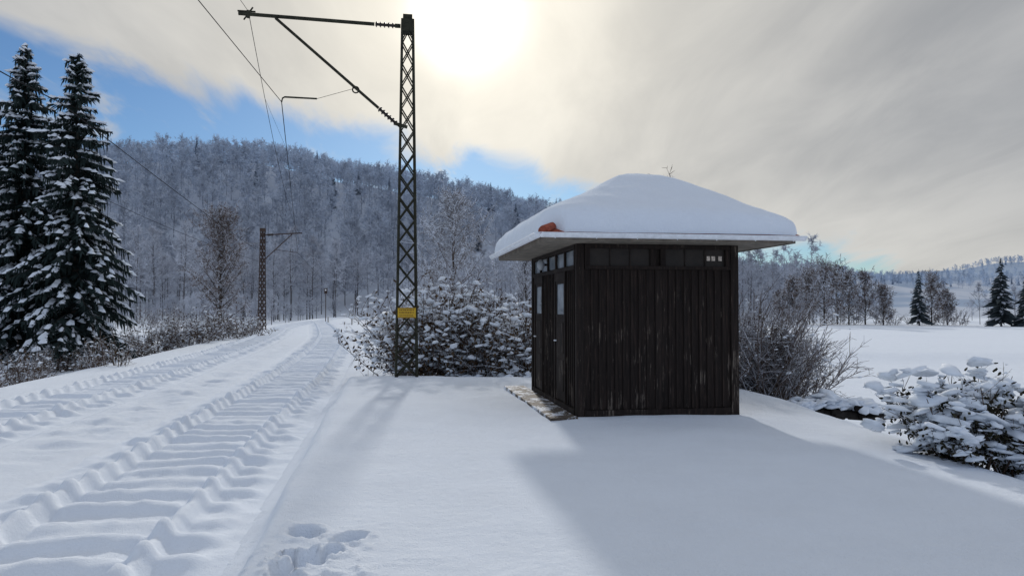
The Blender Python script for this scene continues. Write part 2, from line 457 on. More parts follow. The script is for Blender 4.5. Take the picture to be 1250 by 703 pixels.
def spruce(seed, H, Rm, step=.29, nbr=9, bare=.06):
    rng=random.Random(seed); mb=MB()
    mb.tube([(0,0,-.8),(.05,0,H*.5),(0,.03,H)],[.22,.13,.012], M_BARK, 7)
    z=.5; ph=[rng.uniform(0,6.28) for _ in range(4)]
    while z<H-.12:
        u=z/H
        L=Rm*((1-u)**.62)*(1 if u>.12 else .85)+.08
        n=max(4,int(nbr*(1-.45*u)))
        a0=rng.uniform(0,6.28)
        for k in range(n):
            az=a0+k*6.283/n+rng.uniform(-.45,.45)
            lump=1+.18*math.sin(2*az+z*.9+ph[0])+.16*math.sin(3*az-z*1.7+ph[1])
            l=L*rng.uniform(.5,1.12)*lump
            dh=Vector((math.cos(az),math.sin(az),0)); sd=Vector((-dh.y,dh.x,0))
            rise=.30*(u-.15)+.04; droop=.70*(1-u*.55)
            ns=5; pts=[]
            zz=z+rng.uniform(-.22,.22)
            for i in range(ns+1):
                t=i/ns
                pts.append(Vector((0,0,zz))+dh*l*t+Vector((0,0,l*(rise*t-droop*t*t+.16*max(0,t-.7)*2))))
            mb.tube(pts,[.024*(1-.8*i/ns)+.004 for i in range(ns+1)], M_BARK, 3, False)
            ntw=max(5,int(l/.10))
            for j in range(ntw):
                t=(j+.4)/ntw; i=min(ns-1,int(t*ns)); p=pts[i].lerp(pts[i+1],t*ns-i)
                wl=(.18+.44*math.sin(math.pi*min(1,t*.85+.12)))*(.45+.55*min(1,l/2.2))
                for sg in (-1,1):
                    e=p+(sd*sg*rng.uniform(.5,1)+dh*.55)*wl+Vector((0,0,-rng.uniform(.2,.9)*wl))
                    mb.ribbon(p,e,rng.uniform(.07,.13),M_NEEDLE,rng,Vector((rng.uniform(-.5,.5),rng.uniform(-.5,.5),1)))
                if rng.random()<.85:
                    e=p+dh*.08+Vector((rng.uniform(-.08,.08),rng.uniform(-.08,.08),-rng.uniform(.25,.7)))
                    mb.ribbon(p,e,rng.uniform(.06,.12),M_NEEDLE,rng)
            if rng.random()<bare: continue
            t=.3+rng.random()*.2
            while t<1.02:
                if rng.random()<.8:
                    i=min(ns-1,int(t*ns)); p=pts[i].lerp(pts[i+1],t*ns-i); d=(pts[i+1]-pts[i]).normalized()
                    w=rng.uniform(.06,.24)*(.5+.5*min(1,l/2)); ln=rng.uniform(.10,.34)*(.6+.4*min(1,l/2))
                    up=d.cross(sd)*-1
                    if up.z<0: up=-up
                    c=p+up*.03+sd*rng.uniform(-.16,.16)*min(1,l)
                    vs=[c+d*ln, c+sd*w+d*rng.uniform(.0,.12)-up*.08, c+sd*w*.7-d*ln*.7-up*.04, c-d*ln, c-sd*w*.9-d*rng.uniform(.0,.12)-up*.08, c-sd*w*.6+d*ln*.6-up*.03, c+up*rng.uniform(.05,.11)+d*rng.uniform(-.05,.05)]
                    mb.add(vs,[(i_,(i_+1)%6,6) for i_ in range(6)],M_SNOWB)
                t+=rng.uniform(.08,.2)
        z+=step*rng.uniform(.75,1.25)
    return mb
def shrub(seed, w, dpt, h, nst, ntw, nbl, br, leaves, mtw, rtop=.006, mleaf=None, blz=(.35,1.0), lw=.03, lo=False, fl=1.0):
    rng=random.Random(seed); mb=MB(); ends=[]
    for i in range(nst):
        bx=rng.uniform(-.5,.5)*w*.7; by=rng.uniform(-.5,.5)*dpt*.7
        p=Vector((bx,by,-.15)); az=rng.uniform(0,6.28)
        hh=h*rng.uniform(.6,1.05)*(1-.45*abs(bx/(w*.5))**2)
        lean=rng.uniform(.1,.7)
        d=Vector((math.cos(az)*lean+bx/w*.8,math.sin(az)*lean,1)).normalized()
        pts=[p.copy()]
        for s in range(5):
            d=(d+wob(rng,.16)+Vector((0,0,-.05*s*lean))).normalized(); p=p+d*hh/5; pts.append(p.copy())
        mb.tube(pts,[.014*(1-s/6.5)+rtop*.5 for s in range(6)],mtw,3,False)
        for k in range(ntw):
            t=rng.uniform(.15,1)*4.99; j=int(t); a=pts[j].lerp(pts[j+1],t-j)
            g=(d*.4+wob(rng,.9)+Vector((0,0,.3))).normalized(); l=h*rng.uniform(.08,.26)
            e=a+g*l; m=a.lerp(e,.5)+wob(rng,.02)
            mb.tube([a,m,e],[rtop,rtop*.8,rtop*.4],mtw,3,False); ends+= [e,m]
            for q in range(2):
                b2=m.lerp(e,rng.random()); e2=b2+(g+wob(rng,.8)).normalized()*l*.45
                mb.tube([b2,e2],[rtop*.7,rtop*.35],mtw,3,False); ends.append(e2)
    for i in range(leaves):
        c=rng.choice(ends)*rng.uniform(.7,1)+wob(rng,.06)
        e=c+wob(rng,1).normalized()*lw*2
        mb.ribbon(c,e,lw,mleaf,rng)
    for i in range(nbl):
        c=rng.choice(ends)
        c=c+wob(rng,.04)
        if c.z<h*blz[0]*rng.random() or c.z>h*.88: continue
        r=br[0]+(br[1]-br[0])*rng.random()**2; mb.blob(c+Vector((0,0,r*.2)),(r*rng.uniform(.7,1.7),r*rng.uniform(.7,1.5),r*rng.uniform(.6,1.0)*fl),M_SNOWB,rng,lo=lo)
    return mb

# ------------------------------------------------------------ forest instancing
srccol=bpy.data.collections.new("forest_tree_kinds")
def src(nm, mb):
    o=bpy.data.objects.new(nm, mb.mesh(nm)); srccol.objects.link(o)
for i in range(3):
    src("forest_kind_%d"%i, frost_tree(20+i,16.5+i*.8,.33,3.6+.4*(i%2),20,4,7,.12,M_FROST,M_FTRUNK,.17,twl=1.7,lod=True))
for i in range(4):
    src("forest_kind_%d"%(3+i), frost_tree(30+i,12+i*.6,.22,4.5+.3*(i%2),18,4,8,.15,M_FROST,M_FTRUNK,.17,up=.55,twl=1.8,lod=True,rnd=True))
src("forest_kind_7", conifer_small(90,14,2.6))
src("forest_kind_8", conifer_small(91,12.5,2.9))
def instancer(name, P, S, RZ, I):
    me=bpy.data.meshes.new(name); me.from_pydata([tuple(p) for p in P],[],[])
    for nm,dat in (("isc",S),("irz",RZ)):
        a=me.attributes.new(nm,'FLOAT','POINT'); a.data.foreach_set('value',list(dat))
    a=me.attributes.new("iid",'INT','POINT'); a.data.foreach_set('value',list(I))
    o=bpy.data.objects.new(name,me); COL.objects.link(o)
    ng=bpy.data.node_groups.new(name+"_nodes",'GeometryNodeTree')
    ng.interface.new_socket(name="Geometry",in_out='INPUT',socket_type='NodeSocketGeometry')
    ng.interface.new_socket(name="Geometry",in_out='OUTPUT',socket_type='NodeSocketGeometry')
    gi=ng.nodes.new('NodeGroupInput'); go=ng.nodes.new('NodeGroupOutput')
    ci=ng.nodes.new('GeometryNodeCollectionInfo'); ci.inputs['Collection'].default_value=srccol
    ci.inputs['Separate Children'].default_value=True; ci.inputs['Reset Children'].default_value=True
    ip=ng.nodes.new('GeometryNodeInstanceOnPoints'); ip.inputs['Pick Instance'].default_value=True
    def na(nm,ty):
        n=ng.nodes.new('GeometryNodeInputNamedAttribute'); n.data_type=ty; n.inputs['Name'].default_value=nm; return n.outputs[0]
    cx=ng.nodes.new('ShaderNodeCombineXYZ'); ng.links.new(na("irz",'FLOAT'),cx.inputs[2])
    er=ng.nodes.new('FunctionNodeEulerToRotation'); ng.links.new(cx.outputs[0],er.inputs[0])
    L=ng.links.new
    L(gi.outputs[0],ip.inputs['Points']); L(ci.outputs[0],ip.inputs['Instance']); L(na("iid",'INT'),ip.inputs['Instance Index'])
    L(er.outputs[0],ip.inputs['Rotation']); L(na("isc",'FLOAT'),ip.inputs['Scale']); L(ip.outputs[0],go.inputs[0])
    md=o.modifiers.new("instances",'NODES'); md.node_group=ng
    return o
def scatter(name, x0,x1,y0,y1,sp,cond,scl,kind):
    rng=random.Random(len(name)*7+3)
    P=[];S=[];RZ=[];I=[]
    y=y0
    while y<y1:
        x=x0
        while x<x1:
            px=x+rng.uniform(-.48,.48)*sp; py=y+rng.uniform(-.48,.48)*sp
            if cond(px,py,rng):
                P.append((px,py,0)); S.append(rng.uniform(*scl)); RZ.append(rng.uniform(0,6.28))
                I.append(kind(px,py,rng))
            x+=sp
        y+=sp
    A=np.array(P); zz=Hgt(A[:,0],A[:,1])
    P=[(a[0],a[1],z-.2) for a,z in zip(A,zz)]
    print(name,len(P)); return instancer(name,P,S,RZ,I)
def c_main(x,y,r):
    if x < -.76*y-10 or x > .40*y: return False
    if y<300 and abs(x-float(xc(y)))<12: return False
    edge = (165 if x>-30 else 148)+12*math.sin(x/23.0)
    if y<edge: return False
    return r.random()<.93
def k_main(x,y,r):
    cl=math.sin(x/31.)*math.sin(y/37.+2)
    if r.random()<(.015 if y<340 else (.12 if cl>.35 else .02)): return r.choice((7,8))
    if y<215: return r.choice((0,1,2,2,0,4))
    return r.choice((3,4,5,6))
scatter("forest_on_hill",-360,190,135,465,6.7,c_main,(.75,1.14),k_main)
def c_und(x,y,r):
    if x < -.72*y-5 or x > .34*y: return False
    if abs(x-float(xc(y)))<(9 if x>-20 else 8): return False
    if x>-12 and y<140: return False
    if x>.12*y and y<150: return False
    return y>(112 if x<-30 else 122)+10*math.sin(x/17.) and r.random()<.8
scatter("forest_undergrowth",-150,60,105,178,5.0,c_und,(.22,.45),lambda x,y,r:r.choice((3,4,5,6)))
def c_far(x,y,r):
    if x<.20*y or x>.75*y: return False
    p=625+926*x/y
    n=math.sin(x/70.)+math.sin(y/55.+1)+math.sin((x+y)/41.)
    if 1080<p<1260 and 640<y<1000 and n<1.5: return False
    return n>-1.2
scatter("distant_forest",150,1150,660,1400,15.5,c_far,(.65,1.0),lambda x,y,r:(r.choice((7,8)) if r.random()<.10 else r.choice((3,4,5,6))))
def c_mid(x,y,r):
    if x<.25*y or x>.74*y: return False
    p=625+926*x/y
    dn=.85 if p<1080 else .28
    return r.random()<dn*(1 if y<172 else .5)
scatter("tree_line_beyond_field",30,220,146,200,6.5,c_mid,(.28,.6),lambda x,y,r:(7 if r.random()<.03 else r.choice((0,3,4,5,6))))

def put(mb, name, x, y, dz=0, rz=0, smooth=False, sc_=1):
    o=mb.obj(name, smooth, None, (x,y,hz(x,y)+dz), rz); o.scale=(sc_,)*3; return o
put(frost_tree(301,20.5,.12,7.4,50,11,13,.075,M_FTWIG,M_BARK,.32,up=.62,twl=1.3,mbr=M_FTWIG2,rnd=True),"frosted_oak_tree",-8.3,108)
put(frost_tree(302,16,.06,5.2,54,11,15,.05,M_FTWIG2,M_BARK,.25,up=.8,twl=1.0,rnd=True),"frosted_birch_tree",-36.5,95)
put(frost_tree(303,11,.1,3.8,36,8,10,.05,M_FTWIG,M_BARK,.2,up=.75,twl=1.0,rnd=True),"frosted_birch_tree",-12.5,125)
put(frost_tree(304,12,.1,4,36,8,10,.05,M_FTWIG,M_BARK,.2,up=.75,twl=1.0,rnd=True),"frosted_birch_tree",2,105)
for i,(px,D,H) in enumerate([(952,134,6),(966,131,8.5),(988,136,10),(1006,130,11.5),(1022,137,11),(1036,131,9),(1056,133,9.5),(1078,130,7),(1137,131,9),(1156,134,6)]):
    put(frost_tree(320+i,H,.08,H*.38,30,7,9,.075,M_FTWIG2,M_BARK,.15,up=.72,twl=1.2,rnd=True),"bare_field_tree",(px-625)/926*D,D)
put(spruce(401,15.8,3.3),"spruce_tree",-23.9,37)
put(spruce(402,15.2,3.1),"spruce_tree",-21.0,36.4,0,1)
put(spruce(403,14.4,3.2),"spruce_tree",-27.0,38.5,0,2)
put(spruce(404,13.0,2.9,.4,7),"spruce_tree",-23.6,41,0,2)
put(conifer_small(501,9.6,2.3),"conifer_tree",69.2,129)
put(conifer_small(502,11.6,3.3),"conifer_tree",82.5,128)
put(conifer_small(503,10.5,3.0),"conifer_tree",86.5,127)
put(conifer_small(504,9,2.6),"conifer_tree",91,134)
put(frost_tree(305,8.2,.3,2.3,34,7,5,.018,M_TWIGS,M_BARK,.07,up=.72,twl=.4,rnd=True),"bare_rowan_tree",4.75,25)

# ------------------------------------------------------------ shrubs
def shr(nm,x,y,dz=0,**k):
    return put(shrub(**k),nm,x,y,dz,0,True)
for i,(x,y) in enumerate([(-2.65,21.8),(-1.8,21.4),(-.9,22.0),(0,21.4),(.8,22.0),(1.7,21.6),(-2.1,23.6),(-.4,24.2),(2.6,22.6)]):
    shr("snowy_hedge_bush",x,y,0,seed=600+i,w=2.3,dpt=1.6,h=(3.1 if i==0 else 3.5),nst=40,ntw=12,nbl=800,br=(.03,.125),leaves=1900,mtw=M_TWIGS,mleaf=M_LEAF,blz=(.2,1),lw=.055,rtop=.009,lo=True)
for i,(x,y) in enumerate([(5.2,16.6),(5.95,17.0),(4.4,18.5)]):
    shr("frosted_bush",x,y,0,seed=620+i,w=2.1,dpt=1.6,h=(2.4,2.1,2.5)[i],nst=95,ntw=15,nbl=420,br=(.012,.05),leaves=300,mtw=M_FTWIG2,mleaf=M_LEAF,rtop=.008,lw=.03,lo=True)
shr("snow_laden_shrub",5.38,8.75,-.02,seed=630,w=1.2,dpt=1.1,h=1.36,nst=44,ntw=10,nbl=1150,br=(.02,.12),leaves=4600,mtw=M_TWIGS,mleaf=M_DLEAF,rtop=.004,lw=.03,blz=(.2,1),fl=.8)
shr("snow_laden_shrub",6.1,8.5,-.1,seed=631,w=1.2,dpt=1.2,h=1.15,nst=32,ntw=9,nbl=750,br=(.02,.115),leaves=3200,mtw=M_TWIGS,mleaf=M_DLEAF,rtop=.004,lw=.03,blz=(.2,1),fl=.8)
r9=random.Random(77); k=640
for (px,D) in [(180,44),(205,47),(230,45),(255,49),(280,52),(305,56),(215,60),(250,64),(150,40),(120,50)]:
    x=(px-625)/926*D; k+=1
    shr("bank_shrub",x,D,0,seed=k,w=2.8,dpt=2,h=r9.uniform(1.7,2.7),nst=28,ntw=9,nbl=170,br=(.04,.10),leaves=550,mtw=M_FTWIG2,mleaf=M_LEAF,rtop=.014,lw=.06,lo=True)
for (x,y) in [(-15.6,24),(-16.8,26),(-18.2,29),(-19.8,31.5),(-17.2,31),(-14.6,27.5),(-20.5,34),(-16.0,22.3),(-18.5,33.5)]:
    k+=1
    shr("bank_shrub",x,y,0,seed=k,w=1.7,dpt=1.3,h=r9.uniform(1.0,1.7),nst=22,ntw=8,nbl=50,br=(.03,.07),leaves=160,mtw=M_TWIGS,mleaf=M_LEAF,rtop=.007,lw=.04,lo=True)
for (x,y,h) in [(-8.0,62,2.4),(-3,46,3),(-10,82,3.2),(-45,100,3.5),(-55,112,4),(-60,105,3.5),(-18,122,3),(0,60,3),(-52,92,3.5),(-66,96,3)]:
    k+=1
    shr("field_shrub",x,y,0,seed=k,w=h*1.7,dpt=h,h=h,nst=26,ntw=8,nbl=50,br=(.06,.13),leaves=200,mtw=M_FTWIG2,mleaf=M_LEAF,rtop=.02,lw=.1,lo=True)
for (x,y,h) in [(52,131,3),(58,133,3.4),(64,130,2.6),(48,136,3.5),(76,131,3),(95,131,4),(45,128,3),(99,128,4),(72,133,3.5)]:
    k+=1
    shr("field_shrub",x,y,0,seed=k,w=h*2.2,dpt=h,h=h,nst=26,ntw=8,nbl=20,br=(.06,.13),leaves=60,mtw=M_FTWIG2,mleaf=M_LEAF,rtop=.03,lw=.08,lo=True)

# ------------------------------------------------------------ wood pile
mb=MB(); rw=random.Random(3)
for i in range(34):
    a=rw.uniform(-.95,.95); zz=rw.uniform(.05,.36)*(1-abs(a)*.45); yy=rw.uniform(-.38,.3); ang=rw.uniform(-.5,.5)
    l=rw.uniform(.3,.5); d=Vector((math.cos(ang),math.sin(ang),rw.uniform(-.15,.15)))
    mb.tube([Vector((a,yy,zz))-d*l/2,Vector((a,yy,zz))+d*l/2],rw.uniform(.05,.09),M_LOG,7)
for i in range(120):
    a=rw.uniform(-1.1,1.1); yy=rw.uniform(-.46,.3); zz=.08+.40*(1-abs(a)*.62)*rw.uniform(.6,1)*(1-.4*max(0,-yy))
    mb.blob((a,yy,zz),(rw.uniform(.07,.18),rw.uniform(.1,.2),.085),M_SNOWB,rw)
mb.obj("snow_covered_woodpile",True,None,(6.35,15.2,hz(6.35,15.2)+.26),-.1)
mb=MB()
mb.box((-.45,-.1,-.3),(.45,.1,.07),M_LOG); mb.box((-.47,-.12,.073),(.47,.12,.13),M_SNOWB)
mb.obj("low_retaining_kerb",False,None,(7.05,14.4,hz(7.05,14.4)+.16),-.35)

# ------------------------------------------------------------ hut
hut=bpy.data.objects.new("wooden_waiting_hut",None); COL.objects.link(hut)
hut.location=(.98,11.3,0); hut.rotation_euler=(0,0,math.radians(9.0))
W,Dp,HT=2.5,3.6,2.6
mb=MB()
mb.box((.03,.03,-.25),(W-.03,Dp-.03,HT-.003),M_INT)
rb=random.Random(9)
def boards(mb, axisn, a0, a1, z0, z1, plane, sgn, step=.125):
    n=max(1,int(round((a1-a0)/step))); st=(a1-a0)/n
    for i in range(n):
        p0=a0+i*st+.003; p1=a0+(i+1)*st-.003; t=.024+rb.uniform(0,.006)
        q0,q1=sorted((plane,plane+sgn*t)); dz=rb.uniform(-.01,.01)
        if axisn=='x': mb.box((p0,q0,z0+dz),(p1,q1,z1),M_WOOD)
        else: mb.box((q0,p0,z0+dz),(q1,p1,z1),M_WOOD)
        if i>0:
            c=a0+i*st; h0,h1=sorted((plane+sgn*.02,plane+sgn*.05)); w=.015+rb.uniform(0,.004)
            if axisn=='x': mb.box((c-w,h0,z0+.01),(c+w,h1,z1-.004),M_WOOD)
            else: mb.box((h0,c-w,z0+.01),(h1,c+w,z1-.004),M_WOOD)
zt=2.22
boards(mb,'x',.09,1.2,.12,zt,.03,-1); boards(mb,'x',1.3,W-.09,.12,zt,.03,-1)
boards(mb,'x',.09,W-.09,.12,HT-.05,Dp-.03,1)
boards(mb,'y',.09,Dp-.09,.12,HT-.05,W-.03,1)
for (a,b) in ((.09,.72),(1.55,2.55),(3.35,3.51)):
    boards(mb,'y',a,b,.12,zt,.03,-1)
walls=mb.obj("walls",False,hut)
mb=MB()
for x in (0,W-.09):
    for y in (-.032,Dp-.06): mb.box((x-(.03 if x==0 else 0),y,-.2),(x+.09+(.03 if x>0 else 0),y+.092,HT-.006),M_WOOD)
mb.box((1.2,-.02,.0),(1.3,.028,zt-.003),M_WOOD)
mb.box((.1,-.045,zt),(W-.1,.026,zt+.05),M_WOOD); mb.box((.1,-.04,2.53),(W-.1,.026,HT-.007),M_WOOD)
mb.box((.1,-.038,-.2),(W-.1,.024,.117),M_WOOD)
for x in (.1,1.12,1.28,W-.18): 
    mb.box((x,-.036,zt+.052),(x+.08,.022,2.528),M_WOOD)
mb.box((-.032,.1,zt),(.026,Dp-.1,zt+.06),M_WOOD); mb.box((-.032,.1,2.53),(.026,Dp-.1,HT-.007),M_WOOD)
mb.box((-.04,.1,-.2),(.024,Dp-.1,.117),M_WOOD)
y=.1
while y<Dp-.1:
    mb.box((-.028,y,zt+.062),(.02,y+.06,2.528),M_WOOD); y+=.66
mb.obj("posts_and_rails",False,hut)
mb=MB()
mb.box((.18,.005,zt+.051),(1.12,.025,2.529),M_DGLASS)
mb.box((1.36,.005,zt+.051),(W-.18,.025,2.529),M_DGLASS)
for x in (.49,.80,1.67,1.99): mb.box((x,-.012,zt+.052),(x+.022,.0048,2.528),M_INT)
for x in (2.03,2.11,2.22): mb.box((x,-.001,2.36),(x+.055,.0045,2.43),M_PANE)
for y in (.17,.83,1.49,2.15,2.81): mb.box((.004,y,zt+.075),(.024,y+.58,2.515),M_GLASS)
mb.obj("transom_windows",False,hut)
for (a,b) in ((.74,1.53),(2.57,3.33)):
    mb=MB(); c=(a+b)/2
    mb.box((-.03,a,.12),(.024,a+.07,zt-.003),M_WOOD); mb.box((-.03,b-.07,.12),(.024,b,zt-.003),M_WOOD)
    mb.box((-.028,a+.072,2.08),(.022,b-.072,zt-.004),M_WOOD)
    mb.box((-.012,a+.075,.14),(.02,b-.075,1.48),M_WOOD)
    mb.box((-.024,a+.16,.3),(-.0125,b-.16,.8),M_WOOD); mb.box((-.024,a+.16,.9),(-.0125,b-.16,1.4),M_WOOD)
    mb.box((-.018,a+.075,1.482),(.02,a+.13,2.078),M_WOOD); mb.box((-.018,b-.13,1.482),(.02,b-.075,2.078),M_WOOD)
    mb.box((-.018,a+.132,1.483),(.02,b-.132,1.53),M_WOOD); mb.box((-.018,a+.132,2.03),(.02,b-.132,2.077),M_WOOD)
    mb.box((-.004,a+.132,1.532),(.016,b-.132,2.028),M_GLASS)
    mb.tube([(-.06,b-.14,1.1),(-.06,b-.24,1.1)],.012,M_GUT,6); mb.tube([(-.01,b-.14,1.1),(-.06,b-.14,1.1)],.012,M_GUT,6)
    mb.obj("door",False,hut)
mb=MB()
mb.tube([(0,2.2,2.40),(-.10,2.2,2.40)],.02,M_INT,6)
prof=[(.0,.03),(-.03,.085),(-.06,.1),(-.10,.085),(-.125,.05),(-.13,.005)]
mb.tube([(-.06+x,2.2,2.40) for x,_ in prof],[r for _,r in prof],M_LAMP,16)
mb.obj("wall_lamp",True,hut)
oL,oR,oF,oB=.6,.66,.6,.6
x0,x1,y0,y1=-oL,W+oR,-oF,Dp+oB
cx,cy=(x0+x1)/2,(y0+y1)/2; hw,hd=(x1-x0)/2,(y1-y0)/2
mb=MB()
nb=18
for i in range(nb):
    a=x0+.04+(x1-x0-.08)*i/nb; b=x0+.04+(x1-x0-.08)*(i+1)/nb-.006
    mb.box((a,y0+.04,HT),(b,y1-.04,HT+.018),M_SOFF)
fb,ft=HT-.01,HT+.07
mb.box((x0,y0,fb),(x1,y0+.035,ft),M_SOFF); mb.box((x0,y1-.035,fb),(x1,y1,ft),M_SOFF)
mb.box((x0,y0+.037,fb),(x0+.035,y1-.037,ft),M_SOFF); mb.box((x1-.035,y0+.037,fb),(x1,y1-.037,ft),M_SOFF)
zr=HT+.11; ap=3.70; e=.04; ax=cx+.12
mb.add([(x0-e,y0-e,zr),(x1+e,y0-e,zr),(x1+e,y1+e,zr),(x0-e,y1+e,zr),(ax-.1,cy,ap),(ax+.1,cy,ap),
        (x0-e,y0-e,zr-.03),(x1+e,y0-e,zr-.03),(x1+e,y1+e,zr-.03),(x0-e,y1+e,zr-.03)],
       [(0,1,5,4),(1,2,5),(2,3,4,5),(3,0,4),(6,7,1,0),(7,8,2,1),(8,9,3,2),(9,6,0,3),(9,8,7,6)],M_TILE)
mb.obj("roof",False,hut)
mb=MB(); vs=[];fs=[]
dirv=Vector((hw,hd,.85)).normalized()
sdv=Vector((-dirv.y,dirv.x,0)).normalized(); upv=dirv.cross(sdv); 
if upv.z<0: upv=-upv
base=Vector((x0-.04,y0-.04,zr+.0))
for i,(t,r) in enumerate(((-.03,.078),(.0,.085),(.16,.08),(.4,.075))):
    for k_ in range(11):
        an=math.pi*k_/10
        vs.append(base+dirv*t+sdv*math.cos(an)*r+upv*math.sin(an)*r)
for i in range(3):
    for k_ in range(10): fs.append((i*11+k_,i*11+k_+1,(i+1)*11+k_+1,(i+1)*11+k_))
fs.append(tuple(range(10,-1,-1)))
mb.add(vs,fs,M_TILE); mb.obj("hip_tile",False,hut)
def gutter(mb,p,q,r=.058):
    p=Vector(p);q=Vector(q);d=(q-p).normalized();s=Vector((-d.y,d.x,0));vs=[];fs=[];n=10
    for e_ in (p,q):
        for rr in (r,r-.006):
            for k_ in range(n+1):
                an=math.pi+math.pi*k_/n
                vs.append(e_+s*math.cos(an)*rr+Vector((0,0,math.sin(an)*rr)))
    m=n+1
    for k_ in range(n):
        fs.append((k_,k_+1,2*m+k_+1,2*m+k_)); fs.append((m+k_,3*m+k_,3*m+k_+1,m+k_+1))
    fs.append((0,2*m,3*m,m)); fs.append((n,m+n,3*m+n,2*m+n))
    fs.append(tuple(range(0,m))); fs.append(tuple(range(2*m,3*m)))
    mb.add(vs,fs,M_GUT)
mb=MB(); gz=zr-.035; go_=.125
gutter(mb,(x0-.1,y0-go_,gz),(x1+.08,y0-go_,gz)); 
gutter(mb,(x0-go_,y1+.05,gz),(x0-go_,y0-.03,gz))
for t in range(7):
    xx=x0+.1+t*(x1-x0-.2)/6
    mb.tube([(xx,y0-.01,gz-.01),(xx,y0-go_,gz-.066),(xx,y0-go_-.066,gz)],.006,M_GUT,4)
mb.tube([(x0-.1,y0-go_-.06,gz),(x1+.08,y0-go_-.06,gz)],.011,M_GUT,6)
mb.tube([(x0-go_-.06,y1+.05,gz),(x0-go_-.06,y0-.1,gz)],.011,M_GUT,6)
mb.obj("gutter",False,hut)
na,nr=320,56
th=np.linspace(0,2*np.pi,na,endpoint=False); k_=np.linspace(0,1,nr); rho=1-(1-k_)**3.0
TH,RO=np.meshgrid(th,rho)
bd=1/((np.abs(np.cos(TH))**18+np.abs(np.sin(TH))**18)**(1/18))
sx_=RO*bd*np.cos(TH); ty_=RO*bd*np.sin(TH)
Hx,Hd=hw+.10,hd+.10
edgew=.04*fbm(np.cos(TH)*6,np.sin(TH)*6,51)
corner=np.exp(-(((sx_+1)/.13)**2+((ty_+1)/.11)**2))
Xs=cx+.12*(1-RO)+sx_*(Hx+edgew*RO)+.19*corner; Ys=cy+ty_*(Hd+edgew*RO)+.19*corner
so=(np.abs(sx_)**9+np.abs(ty_)**9)**(1/9); so=np.sqrt(so**2+.012)-.006
Zs=zr-.005+ 1.08*(1-np.minimum(so,1))**1.02 + .31*np.clip(1-RO**38,0,1)**.5*(1+.16*fbm(Xs/1.0,Ys/1.0,52))+.02*fbm(Xs/.4,Ys/.4,53)*(RO<.999)
Zs+= .07*np.exp(-((sx_-.45)**2/.10+(ty_)**2/.25))
Zs-= .05*np.exp(-((sx_+.45)**2/.06+(ty_+.3)**2/.2))
vs=np.stack([Xs,Ys,Zs],-1).reshape(-1,3)
fs=[]
for i in range(nr-1):
    for j in range(na):
        a=i*na+j;b=i*na+(j+1)%na
        fs.append((a,a+na,b+na,b))
mb=MB(); mb.add(vs.tolist(),fs,M_SNOW); o=mb.obj("roof_snow",True,hut)
mb=MB()
mb.box((-.46,-.2,-.2),(-.05,Dp+.8,.045),M_CONC)
mb.obj("doorstep_slab",False,hut)

# ------------------------------------------------------------ masts
def lattice(mb, H, w0, w1, mat, npan, leg=.05, br=.02):
    def w(z): return (w0+(w1-w0)*z/H)/2
    for sx in (-1,1):
        for sy in (-1,1):
            mb.tube([(sx*w0/2,sy*w0/2,-.4),(sx*w1/2,sy*w1/2,H)],leg*.62,mat,4)
    for i in range(npan):
        a=H*i/npan; b=H*(i+1)/npan; wa,wb=w(a),w(b)
        for (p,q) in (((-1,-1),(1,-1)),((1,-1),(1,1)),((1,1),(-1,1)),((-1,1),(-1,-1))):
            mb.tube([(p[0]*wa,p[1]*wa,a),(q[0]*wb,q[1]*wb,b)],br,mat,4)
            mb.tube([(q[0]*wa,q[1]*wa,a),(p[0]*wb,p[1]*wb,b)],br,mat,4)
def insul(mb,p,q,n,r=.085):
    p=Vector(p);q=Vector(q); pts=[];rad=[]
    for i in range(n):
        for f,rr in ((0,.035),(.35,.035),(.4,r),(.6,r*.9),(.8,.035)):
            pts.append(p.lerp(q,(i+f)/n)); rad.append(rr)
    mb.tube(pts,rad,M_INSUL,10)
MX,MY=-2.5,18.0
mast=bpy.data.objects.new("overhead_line_mast",None); COL.objects.link(mast)
mast.location=(MX,MY,0); mast.rotation_euler=(0,0,math.radians(9))
mb=MB(); lattice(mb,8.5,.50,.25,M_STEEL,16)
mb.obj("lattice_post",False,mast)
mb=MB(); mb.box((-.15,-.15,8.2),(.15,.15,8.50),M_STEEL); mb.box((-.11,-.11,8.502),(.11,.11,8.62),M_STEEL)
mb.tube([(-.3,0,8.36),(-.165,0,8.36)],.05,M_STEEL,8); mb.tube([(-.3,-.16,5.98),(0,-.16,5.9)],.04,M_STEEL,6)
mb.obj("mast_head",False,mast)
mb=MB()
mb.tube([(-.78,0,8.37),(-3.88,0,8.44)],.042,M_STEEL,8); insul(mb,(-.3,0,8.36),(-.78,0,8.37),5,.07)
mb.tube([(-3.66,0,8.35),(-3.66,0,8.52)],.045,M_STEEL,6); mb.tube([(-3.76,0,8.30),(-3.56,0,8.60)],.02,M_STEEL,6)
mb.tube([(-3.5,-.0,8.50),(-3.9,0,8.50)],.02,M_STEEL,6)
A=Vector((-.18,0,5.95)); B=Vector((-3.05,0,8.38)); dd=(B-A).normalized()
insul(mb,A+dd*.08,A+dd*.65,6,.07); mb.tube([A+dd*.65,B],.035,M_STEEL,8); mb.tube([A,A+dd*.1],.03,M_STEEL,8)
C=A+dd*1.35
ring=[C+Vector((math.cos(t)*.075,0,-.04+math.sin(t)*.075)) for t in np.linspace(0,6.283,13)]
mb.tube(ring,.018,M_STEEL,5)
mb.obj("cantilever_arm",False,mast)
mb=MB()
E=Vector((-2.88,0,6.48)); F=Vector((-2.1,0,6.53))
mb.tube([C,F],.006,M_WIRE,4); mb.tube([F,E+Vector((.05,0,.06)),E+Vector((0,0,.03)),E+Vector((-.02,0,-.06))],.02,M_STEEL,6)
